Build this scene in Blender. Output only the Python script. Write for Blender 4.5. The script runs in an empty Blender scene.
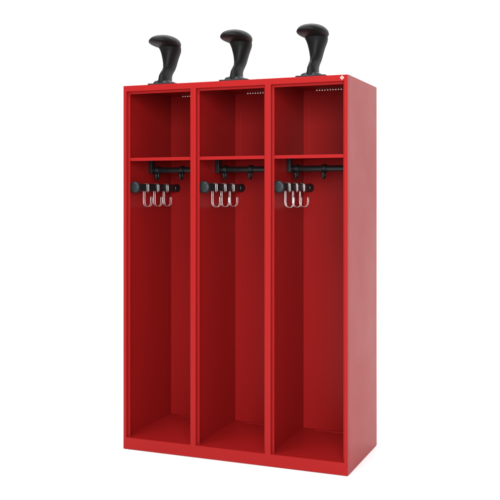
import bpy, bmesh, math
from mathutils import Vector, Matrix

S = bpy.context.scene
C = S.collection

# ------------------------------------------------------------ sizes (metres)
W, D, H = 1.150, 0.5326, 1.800       # cabinet: x to the right, y to the back, z up
MOD = W / 3.0
T = 0.002                            # sheet metal
PL = 0.0585                          # height of the floor pan / plinth front
LIP = 0.020                          # depth of the step behind the front frame
BACK = 0.513                         # front face of the back sheet

# ------------------------------------------------------------ materials
def new_mat(name):
    m = bpy.data.materials.new(name); m.use_nodes = True
    nt = m.node_tree
    return m, nt, nt.nodes['Principled BSDF']

def powder_coat(name, col, rough, ior, bump=0.05, scale=900.0):
    m, nt, b = new_mat(name)
    tc = nt.nodes.new('ShaderNodeTexCoord')
    n = nt.nodes.new('ShaderNodeTexNoise'); n.inputs['Scale'].default_value = scale
    n.inputs['Detail'].default_value = 2.0
    nt.links.new(tc.outputs['Object'], n.inputs['Vector'])
    n2 = nt.nodes.new('ShaderNodeTexNoise'); n2.inputs['Scale'].default_value = 3.0
    n2.inputs['Detail'].default_value = 3.0
    nt.links.new(tc.outputs['Object'], n2.inputs['Vector'])
    r = nt.nodes.new('ShaderNodeMapRange')
    r.inputs['From Min'].default_value = 0.3; r.inputs['From Max'].default_value = 0.7
    r.inputs['To Min'].default_value = rough - 0.03; r.inputs['To Max'].default_value = rough + 0.03
    nt.links.new(n2.outputs['Fac'], r.inputs['Value'])
    nt.links.new(r.outputs['Result'], b.inputs['Roughness'])
    bp = nt.nodes.new('ShaderNodeBump'); bp.inputs['Strength'].default_value = bump
    bp.inputs['Distance'].default_value = 0.0006
    nt.links.new(n.outputs['Fac'], bp.inputs['Height'])
    nt.links.new(bp.outputs['Normal'], b.inputs['Normal'])
    b.inputs['Base Color'].default_value = (*col, 1)
    b.inputs['IOR'].default_value = ior
    return m

RED = powder_coat('red_powder_coat', (0.262, 0.0078, 0.0080), 0.38, 1.23, 0.02)
BLACK = powder_coat('black_plastic', (0.0048, 0.0048, 0.0050), 0.50, 1.23, 0.06, 500.0)
RAILM = powder_coat('black_lacquer', (0.007, 0.0095, 0.0105), 0.38, 1.42, 0.05, 700.0)
GREYP = powder_coat('dark_grey_plastic', (0.013, 0.017, 0.019), 0.42, 1.36, 0.05, 500.0)
BADGE = powder_coat('badge_white', (0.50, 0.475, 0.43), 0.35, 1.45, 0.0)
MARK = powder_coat('badge_mark', (0.30, 0.12, 0.05), 0.4, 1.45, 0.0)
FLOORM = powder_coat('studio_white', (0.86, 0.86, 0.86), 0.75, 1.3, 0.03, 60.0)
CHROME, _nt, _b = new_mat('chrome_wire')
_b.inputs['Base Color'].default_value = (0.72, 0.71, 0.71, 1)
_b.inputs['Metallic'].default_value = 1.0
_n = _nt.nodes.new('ShaderNodeTexNoise'); _n.inputs['Scale'].default_value = 300
_r = _nt.nodes.new('ShaderNodeMapRange')
_r.inputs['To Min'].default_value = 0.22; _r.inputs['To Max'].default_value = 0.42
_nt.links.new(_n.outputs['Fac'], _r.inputs['Value']); _nt.links.new(_r.outputs['Result'], _b.inputs['Roughness'])

# ------------------------------------------------------------ helpers
def obj(name, bm, mat, parent=None, smooth=False, loc=None):
    me = bpy.data.meshes.new(name)
    bmesh.ops.recalc_face_normals(bm, faces=bm.faces)
    bm.to_mesh(me); bm.free()
    me.materials.append(mat)
    if smooth:
        for p in me.polygons: p.use_smooth = True
    o = bpy.data.objects.new(name, me); C.objects.link(o)
    if parent: o.parent = parent
    if loc: o.location = loc
    return o

def empty(name, label, cat, loc=(0, 0, 0), group=None):
    o = bpy.data.objects.new(name, None); C.objects.link(o)
    o.location = loc; o.empty_display_size = 0.05
    o['label'] = label; o['category'] = cat
    if group: o['group'] = group
    return o

def tag(o, label, cat, group=None):
    o['label'] = label; o['category'] = cat
    if group: o['group'] = group

def merge(bm, part):
    me = bpy.data.meshes.new('tmp'); part.to_mesh(me); part.free()
    bm.from_mesh(me); bpy.data.meshes.remove(me)

def box(bm, x0, x1, y0, y1, z0, z1, bev=0.0008, seg=2):
    b = bmesh.new()
    bmesh.ops.create_cube(b, size=1.0)
    for v in b.verts:
        v.co = Vector((x0 + (v.co.x + .5) * (x1 - x0), y0 + (v.co.y + .5) * (y1 - y0), z0 + (v.co.z + .5) * (z1 - z0)))
    if bev:
        bmesh.ops.bevel(b, geom=b.edges[:], offset=bev, segments=seg, profile=0.5, affect='EDGES')
    merge(bm, b)

def sheet(xs, zs, holes, y0, y1, bev=0.0, flip=False):
    """A flat sheet between y0 and y1 made of grid cells, with the cells in holes left open."""
    bm = bmesh.new(); vs = {}
    def v(i, j, y):
        k = (i, j, y)
        if k not in vs: vs[k] = bm.verts.new((xs[i], y, zs[j]))
        return vs[k]
    nx, nz = len(xs) - 1, len(zs) - 1
    solid = lambda i, j: 0 <= i < nx and 0 <= j < nz and (i, j) not in holes
    for i in range(nx):
        for j in range(nz):
            if not solid(i, j): continue
            bm.faces.new([v(i, j, y0), v(i + 1, j, y0), v(i + 1, j + 1, y0), v(i, j + 1, y0)])
            bm.faces.new([v(i, j, y1), v(i, j + 1, y1), v(i + 1, j + 1, y1), v(i + 1, j, y1)])
            for (di, dj, a, b) in ((-1, 0, (i, j), (i, j + 1)), (1, 0, (i + 1, j), (i + 1, j + 1)),
                                   (0, -1, (i, j), (i + 1, j)), (0, 1, (i, j + 1), (i + 1, j + 1))):
                if not solid(i + di, j + dj):
                    bm.faces.new([v(*a, y0), v(*b, y0), v(*b, y1), v(*a, y1)])
    bmesh.ops.recalc_face_normals(bm, faces=bm.faces)
    bmesh.ops.dissolve_limit(bm, angle_limit=0.01, verts=bm.verts, edges=bm.edges)
    if bev:
        ed = [e for e in bm.edges if len(e.link_faces) == 2 and e.calc_face_angle() > 0.5]
        bmesh.ops.bevel(bm, geom=ed, offset=bev, segments=2, profile=0.5, affect='EDGES')
    return bm

def tube(bm, pts, r, n=10, closed=False, sy=1.0):
    b = bmesh.new(); pts = [Vector(p) for p in pts]; m = len(pts); rings = []
    ref = None
    for i, p in enumerate(pts):
        a = pts[(i - 1) % m] if (closed or i > 0) else p
        c = pts[(i + 1) % m] if (closed or i < m - 1) else p
        t = (c - a).normalized()
        if ref is None:
            ref = Vector((0, 0, 1)) if abs(t.z) < .9 else Vector((0, 1, 0))
        u = (ref - t * ref.dot(t)).normalized(); w = t.cross(u); ref = u
        rings.append([b.verts.new(p + (u * math.cos(2 * math.pi * k / n) + w * math.sin(2 * math.pi * k / n) * sy) * r) for k in range(n)])
    for i in range(m if closed else m - 1):
        A, B = rings[i], rings[(i + 1) % m]
        if closed and i == m - 1:                                  # match the twist where the loop closes
            s = min(range(n), key=lambda s: (A[0].co - B[s].co).length); B = B[s:] + B[:s]
        for k in range(n):
            b.faces.new([A[k], A[(k + 1) % n], B[(k + 1) % n], B[k]])
    if not closed:
        b.faces.new(rings[0]); b.faces.new(rings[-1])
    merge(bm, b)

def loft(bm, secs, n=40):
    """secs: (z, x centre, y centre, rx, ry, exponent, tilt)."""
    b = bmesh.new(); rings = []
    for z, cx, cy, rx, ry, ex, tilt in secs:
        ring = []
        for k in range(n):
            a = 2 * math.pi * k / n; ca, sa = math.cos(a), math.sin(a)
            x = math.copysign(abs(ca) ** (2 / ex), ca) * rx
            y = math.copysign(abs(sa) ** (2 / ex), sa) * ry
            ring.append(b.verts.new((cx + x, cy + y, z - y * tilt)))
        rings.append(ring)
    for A, B in zip(rings, rings[1:]):
        for k in range(n):
            b.faces.new([A[k], A[(k + 1) % n], B[(k + 1) % n], B[k]])
    b.faces.new(rings[0]); b.faces.new(rings[-1])
    merge(bm, b)

def lathe_y(bm, prof, cx, cz, n=36, sx=1.0):
    """prof: (y, radius) revolved about a line along y."""
    b = bmesh.new(); rings = []
    for y, r in prof:
        rings.append([b.verts.new((cx + math.cos(2 * math.pi * k / n) * r * sx, y, cz + math.sin(2 * math.pi * k / n) * r)) for k in range(n)])
    for A, B in zip(rings, rings[1:]):
        for k in range(n): b.faces.new([A[k], A[(k + 1) % n], B[(k + 1) % n], B[k]])
    b.faces.new(rings[0]); b.faces.new(rings[-1])
    merge(bm, b)

def arc(c, r, a0, a1, n, y):
    return [(c[0] + r * math.cos(math.radians(a0 + (a1 - a0) * k / n)), y, c[1] + r * math.sin(math.radians(a0 + (a1 - a0) * k / n))) for k in range(n + 1)]

def smooth_by_angle(o, deg=40):
    me = o.data
    for p in me.polygons: p.use_smooth = True
    bm = bmesh.new(); bm.from_mesh(me)
    for e in bm.edges:
        if len(e.link_faces) == 2 and e.calc_face_angle() > math.radians(deg): e.smooth = False
    bm.to_mesh(me); bm.free()
    return o

def subsurf(o, lv=2):
    m = o.modifiers.new('subdivision', 'SUBSURF'); m.levels = lv; m.render_levels = lv
    return o

# ------------------------------------------------------------ the white sweep it stands on
prof = [(-9.0, 0.0), (3.2, 0.0)]
R0 = 1.8
for k in range(1, 25):
    a = math.pi / 2 * k / 24
    prof.append((3.2 + R0 * math.sin(a), R0 - R0 * math.cos(a)))
prof.append((3.2 + R0, 7.0))
bm = bmesh.new(); rows = []
for y, z in prof:
    rows.append([bm.verts.new((x, y, z)) for x in (-11.0, 13.0)])
for A, B in zip(rows, rows[1:]): bm.faces.new([A[0], A[1], B[1], B[0]])
fl = obj('floor', bm, FLOORM, smooth=True)
fl['kind'] = 'structure'

# ------------------------------------------------------------ the locker
lab = 'tall red steel open-front locker with three compartments, top shelves and black rails'
LK = empty('locker', lab, 'locker')

# front frame: one welded frame, three tall openings
fr_top = 1.7704
bm = sheet([0.0, 0.0165, 0.3690, 0.3965, 0.7523, 0.7805, W - 0.0165, W],
           [0.0018, PL, fr_top, H - 0.0008], {(1, 1), (3, 1), (5, 1)}, 0.0, LIP, 0.0015)
obj('front_frame', bm, RED, LK)
# stepped-back inner lip (the door seat) round every opening
bm = sheet([T, 0.0268, 0.3585, 0.4075, 0.7418, 0.7915, W - 0.0268, W - T],
           [PL - 0.02, PL - 0.004, 1.7590, H - T], {(1, 1), (3, 1), (5, 1), }, LIP + 0.0003, LIP + 0.0022, 0.0006)
obj('inner_lip', bm, RED, LK)

def side(x0, x1):
    b = bmesh.new()
    bmesh.ops.create_cube(b, size=1.0)
    for v in b.verts:
        v.co = Vector((x0 + (v.co.x + .5) * (x1 - x0), LIP + 0.0005 + (v.co.y + .5) * (D - LIP - 0.0005), 0.0018 + (v.co.z + .5) * (H - 0.0018)))
    bmesh.ops.bevel(b, geom=b.edges[:], offset=0.0009, segments=2, profile=0.5, affect='EDGES')
    return b
obj('side_panel', side(0.0, T), RED, LK)
obj('side_panel', side(W - T, W), RED, LK)

for k in (1, 2):
    bm = bmesh.new(); x = MOD * k
    box(bm, x - 0.0012, x + 0.0012, LIP + 0.0024, BACK, PL - 0.004, H - T, 0.0)
    obj('partition', bm, RED, LK)

# back sheet with a row of ventilation slots high up in each compartment
xs = [T]; holes = set(); NS = 17
for k in range(3):
    x = MOD * k + 0.0705; p = 0.0144
    for s in range(NS):
        xs += [x + s * p, x + s * p + 0.0068]
xs.append(W - T)
zs = [0.004, 1.7948, 1.7968, H - T]
for i in range(len(xs) - 1):
    if i % 2 == 1: holes.add((i, 1))
bm = sheet(xs, zs, holes, BACK, BACK + 0.0012)
for k in range(3):                                              # folded edges of the back sheet down each corner
    for xa in (MOD * k + 0.0021, MOD * (k + 1) - 0.0341):
        for za, zb in ((PL, 1.4410), (1.4435, 1.7900)):
            box(bm, xa, xa + 0.032, BACK - 0.0016, BACK - 0.0001, za, zb, 0.0005)
obj('back_panel', bm, RED, LK)
# rear flanges that close the sides behind the back sheet
bm = bmesh.new()
box(bm, T, W - T, LIP + 0.0024, D - 0.0005, H - T, H, 0.0)
obj('top_panel', bm, RED, LK)
bm = bmesh.new()
box(bm, T, W - T, LIP + 0.0024, BACK, PL - 0.0035, PL - 0.0015, 0.0)
for k in range(3):                                              # pressed bead near the back of the floor pan
    x = MOD * k + 0.066
    pts = [(x + 0.004, 0.486, PL - 0.0015), (x + MOD - 0.136, 0.486, PL - 0.0015)]
    tube(bm, pts, 0.0030, 10)
obj('floor_pan', bm, RED, LK)
for fx in (0.05, W - 0.05):
    for fy in (0.06, D - 0.06):
        bm = bmesh.new()
        loft(bm, [(0.0002, fx, fy, 0.018, 0.018, 2, 0), (0.012, fx, fy, 0.018, 0.018, 2, 0), (0.013, fx, fy, 0.006, 0.006, 2, 0), (PL - 0.004, fx, fy, 0.006, 0.006, 2, 0)], 20)
        smooth_by_angle(obj('foot', bm, BLACK, LK))

for k in range(3):
    x0 = MOD * k + (T if k == 0 else 0.0012); x1 = MOD * (k + 1) - (T if k == 2 else 0.0012)
    bm = bmesh.new()
    box(bm, x0, x1, 0.0238, BACK, 1.4415, 1.4430, 0.0005)
    box(bm, x0, x1, 0.0236, 0.0252, 1.4275, 1.4432, 0.0007)      # front edge turned down
    obj('shelf', bm, RED, LK)

# black clothes rail under each shelf
RZ, RY, RR = 1.3875, 0.275, 0.0145
for k in range(3):
    x0 = MOD * k + (T if k == 0 else 0.0012); x1 = MOD * (k + 1) - (T if k == 2 else 0.0012)
    bm = bmesh.new()
    tube(bm, [(x0 + 0.012, RY, RZ), (x1 - 0.012, RY, RZ)], RR, 24)
    rail = smooth_by_angle(obj('clothes_rail', bm, RAILM, LK))
    for xa, xb in ((x0 + 0.0006, x0 + 0.020), (x1 - 0.020, x1 - 0.0006)):
        bm = bmesh.new()
        box(bm, xa, xb, RY - 0.019, RY + 0.019, RZ - 0.018, 1.4412, 0.003, 3)
        obj('bracket', bm, RAILM, rail)

# pull-out hook rail on the left wall of each compartment
BX, BZ = 0.041, 1.2965
for k in range(3):
    ox = MOD * k
    bm = bmesh.new()
    b = bmesh.new()
    box(b, ox + BX - 0.0085, ox + BX + 0.0085, 0.082, 0.475, BZ - 0.0185, BZ + 0.0185, 0.006, 4)
    merge(bm, b)
    hr = smooth_by_angle(obj('hook_rail', bm, RAILM, LK), 50)
    bm = bmesh.new()
    lathe_y(bm, [(0.040, 0.004), (0.0402, 0.018), (0.0415, 0.0235), (0.0445, 0.0272), (0.049, 0.0287), (0.060, 0.0287),
                 (0.065, 0.0265), (0.068, 0.021), (0.071, 0.0145), (0.078, 0.0125), (0.083, 0.0125)], ox + 0.0355, BZ + 0.0005, 40)
    smooth_by_angle(obj('knob', bm, GREYP, hr), 50)
    bm = bmesh.new()
    lathe_y(bm, [(0.468, 0.0135), (0.472, 0.0195), (0.480, 0.0208), (0.504, 0.0208), (0.5062, 0.0222), (0.5122, 0.0222)], ox + BX - 0.001, BZ - 0.001, 36, 0.85)
    smooth_by_angle(obj('end_mount', bm, RAILM, hr), 50)
    bm = bmesh.new()
    box(bm, ox + (T + 0.0003 if k == 0 else 0.0015), ox + BX - 0.0075, 0.094, 0.118, BZ - 0.013, BZ + 0.013, 0.002)
    obj('wall_bracket', bm, RAILM, hr)

# little diamond badge on the top rail
def diamond(bm, cx, cz, r, y0, y1, rin=None):
    o_ = [(r, 0), (0, r), (-r, 0), (0, -r)]
    f = [bm.verts.new((cx + a, y0, cz + b)) for a, b in o_]; g = [bm.verts.new((cx + a, y1, cz + b)) for a, b in o_]
    if rin is None:
        bm.faces.new(f); bm.faces.new(g)
        for i in range(4): bm.faces.new([f[i], f[(i + 1) % 4], g[(i + 1) % 4], g[i]])
    else:
        s = rin / r
        f2 = [bm.verts.new((cx + a * s, y0, cz + b * s)) for a, b in o_]; g2 = [bm.verts.new((cx + a * s, y1, cz + b * s)) for a, b in o_]
        for i in range(4):
            j = (i + 1) % 4
            bm.faces.new([f[i], f[j], f2[j], f2[i]]); bm.faces.new([g[i], g[j], g2[j], g2[i]])
            bm.faces.new([f[i], f[j], g[j], g[i]]); bm.faces.new([f2[i], f2[j], g2[j], g2[i]])
bm = bmesh.new(); diamond(bm, 1.1235, 1.7853, 0.0098, -0.0014, -0.0001)
bg = obj('badge', bm, BADGE, LK); bg['label'] = 'small white diamond badge on the top right of the frame'
bm = bmesh.new(); diamond(bm, 1.1235, 1.7853, 0.0058, -0.0018, -0.0015, 0.0022)
obj('emblem', bm, MARK, bg)

# ------------------------------------------------------------ copies
def copy_thing(root, loc, label):
    r = root.copy(); C.objects.link(r); r.location = loc; r['label'] = label
    for ch in root.children:
        c = ch.copy(); C.objects.link(c); c.parent = r
    return r

side_word = ('left', 'middle', 'right')

# ------------------------------------------------------------ helmet holders on top
HG = 'helmet holders on top of the locker'
hl = ['black mushroom-headed helmet holder on the locker top above the left compartment',
      'black mushroom-headed helmet holder on the locker top above the middle compartment',
      'black mushroom-headed helmet holder on the locker top above the right compartment, by the badge']
HX, HY = 0.197, 0.068
h0 = empty('helmet_holder', hl[0], 'helmet holder', (HX, HY, H), HG)
bm = bmesh.new()
box(bm, -0.066, 0.078, -0.060, 0.060, 0.0003, 0.0065, 0.0022, 3)
b = bmesh.new()
loft(b, [(0.0064, -0.004, 0.0, 0.049, 0.052, 3.2, 0), (0.014, -0.004, 0.0, 0.0475, 0.051, 3.2, 0), (0.0195, -0.003, 0.0, 0.041, 0.048, 3.0, 0),
         (0.0215, -0.003, 0.0, 0.034, 0.044, 2.8, 0)])
merge(bm, b)
smooth_by_angle(obj('base_plate', bm, GREYP, h0), 45)
bm = bmesh.new()
loft(bm, [(0.012, 0, 0.000, 0.0260, 0.056, 2.5, 0), (0.028, 0, 0.002, 0.0235, 0.054, 2.4, 0), (0.046, 0, 0.006, 0.0220, 0.054, 2.3, 0),
          (0.056, 0, 0.013, 0.0215, 0.053, 2.2, 0), (0.066, 0, 0.022, 0.0215, 0.052, 2.2, 0), (0.076, 0, 0.033, 0.0220, 0.050, 2.2, 0),
          (0.086, 0, 0.043, 0.0232, 0.0495, 2.2, 0), (0.098, 0, 0.050, 0.0252, 0.050, 2.2, 0),
          (0.112, 0, 0.054, 0.0280, 0.0515, 2.2, 0), (0.128, 0, 0.057, 0.0315, 0.054, 2.2, 0), (0.145, 0, 0.059, 0.0362, 0.0565, 2.2, 0),
          (0.162, 0, 0.0610, 0.0415, 0.058, 2.3, 0.03), (0.178, 0, 0.0605, 0.0480, 0.059, 2.3, 0.06),
          (0.190, 0, 0.0545, 0.0525, 0.0610, 2.3, 0.07), (0.202, 0, 0.048, 0.054, 0.0590, 2.3, 0.05), (0.212, 0, 0.042, 0.050, 0.055, 2.2, 0.05)])
smooth_by_angle(obj('stem', bm, BLACK, h0), 75)
bm = bmesh.new()
cz0, cz1, cm = 0.1935, 0.2440, 0.2065
secs = []
NS_ = 26
for i in range(NS_ + 1):
    t = -math.pi / 2 + math.pi * i / NS_
    s, c = math.sin(t), max(math.cos(t), 0.012)
    z = cm + (s * (cz1 - cm) if s > 0 else s * (cm - cz0))
    c = c ** (0.50 if s < 0 else 0.72)
    secs.append((z, 0, -0.001 + 0.014 * max(s, 0), 0.0705 * c, 0.1015 * c, 2.2, 0.060))
loft(bm, secs, 56)
smooth_by_angle(obj('cap', bm, BLACK, h0), 75)
for k in (1, 2): copy_thing(h0, (HX + MOD * k, HY, H), hl[k])

# ------------------------------------------------------------ black sliding hooks hanging on the clothes rails
RG = 'black hooks hanging on the clothes rails'
bm = bmesh.new()
ring = [(0.0, math.cos(a) * 0.0182, math.sin(a) * 0.0182) for a in [2 * math.pi * k / 28 for k in range(28)]]
for dx in (-0.0075, -0.0025, 0.0025, 0.0075):
    tube(bm, [(dx, y, z) for _, y, z in ring], 0.0034, 8, True)
stem = [(0, 0, -0.0185), (0, 0, -0.030)] + [(0.0, -0.013 + 0.013 * math.cos(a), -0.034 - 0.013 * math.sin(a)) for a in [math.pi * k / 10 for k in range(11)]] + [(0, -0.026, -0.028)]
tube(bm, stem, 0.0062, 10)
b = bmesh.new(); bmesh.ops.create_uvsphere(b, u_segments=14, v_segments=10, radius=0.0100)
bmesh.ops.translate(b, verts=b.verts, vec=(0, -0.026, -0.026)); merge(bm, b)
rh = smooth_by_angle(obj('sliding_hook', bm, RAILM), 60)
first = True
for k in range(3):
    for j, xx in enumerate((0.050, 0.1895)):
        lb = ('black hook on the clothes rail of the %s compartment, %s' %
              (side_word[k], ('close to its bracket', 'farther from its bracket')[j]))
        o = rh if first else rh.copy()
        if not first: C.objects.link(o)
        first = False
        o.location = (MOD * k + xx, RY, RZ)
        tag(o, lb, 'hook', RG)

# ------------------------------------------------------------ chrome double wire hooks on the hook rails
wr = 0.00145
def wire(y):
    return ([(0.0108, y, -0.021), (0.0108, y, 0.010)] + arc((0, 0.0100), 0.0108, 0, 180, 10, y)[1:] )
def path(y):
    p = [(0.0109, y, -0.018), (0.0109, y, 0.012)]
    p += [(0.0109 * math.cos(math.radians(a)), y, 0.0125 + 0.0088 * math.sin(math.radians(a))) for a in range(15, 180, 15)]
    p += [(-0.0109, y, 0.012), (-0.0109, y, -0.030), (-0.0112, y, -0.074)]
    p += arc((0.0100, -0.0765), 0.0205, 180, 350, 12, y)
    p += [(0.0312, y, -0.062), (0.0318, y, -0.052)]
    return p
hy = 0.0085
A, B = path(-hy), path(hy)
tipb = [(0.0318, -hy * math.cos(math.radians(a)), -0.052 + 0.0085 * math.sin(math.radians(a))) for a in range(30, 180, 30)]
tipt = [(0.0109, hy * math.cos(math.radians(a)), -0.018 - 0.0075 * math.sin(math.radians(a))) for a in range(30, 180, 30)]
loop = A + tipb + B[::-1] + tipt
bm = bmesh.new(); tube(bm, loop, wr, 8, True)
wh = obj('wire_hook', bm, CHROME, None, True)
WG = 'chrome wire hooks on the hook rails'
first = True
for k in range(3):
    for j, yy in enumerate((0.158, 0.268, 0.374)):
        lb = 'chrome double wire hook in the %s compartment, %s' % (side_word[k], ('nearest the round knob', 'between the other two on its rail', 'farthest back on its rail')[j])
        o = wh if first else wh.copy()
        if not first: C.objects.link(o)
        first = False
        o.location = (MOD * k + BX, yy, BZ)
        tag(o, lb, 'hook', WG)

# ------------------------------------------------------------ camera
cd = bpy.data.cameras.new('camera'); cam = bpy.data.objects.new('camera', cd); C.objects.link(cam)
cam.location = (2.23575, -3.83847, 1.26217)
cam.rotation_euler = (math.radians(90), 0, 0.385507)
cd.sensor_width = 36; cd.lens = 886.788 / 500 * 36
cd.shift_y = (194.308 - 250) / 500
cd.clip_end = 200
S.camera = cam

# ------------------------------------------------------------ studio light
w = bpy.data.worlds.new('World'); S.world = w; w.use_nodes = True
bgn = w.node_tree.nodes['Background']
bgn.inputs['Color'].default_value = (1, 1, 1, 1)
bgn.inputs['Strength'].default_value = 0.60

def area(name, loc, target, sx, sy, power, col=(1, 1, 1)):
    l = bpy.data.lights.new(name, 'AREA'); l.shape = 'RECTANGLE'; l.size = sx; l.size_y = sy
    l.energy = power; l.color = col
    o = bpy.data.objects.new(name, l); C.objects.link(o); o.location = loc
    o.rotation_euler = (Vector(target) - Vector(loc)).to_track_quat('-Z', 'Y').to_euler()
    return o
area('overhead_softbox', (0.2, -1.9, 4.3), (0.5, -0.4, 0.0), 3.0, 2.2, 150)
area('front_softbox', (3.0, -5.1, 2.2), (0.6, 0.2, 1.1), 2.6, 2.2, 350)
area('backdrop_light', (0.5, 2.6, 5.2), (0.0, 4.2, 0.6), 6.0, 1.0, 300)

S.view_settings.view_transform = 'Standard'
S.view_settings.look = 'None'
S.view_settings.exposure = 0.0
S.view_settings.gamma = 1.0
S.cycles.max_bounces = 10
S.cycles.diffuse_bounces = 6
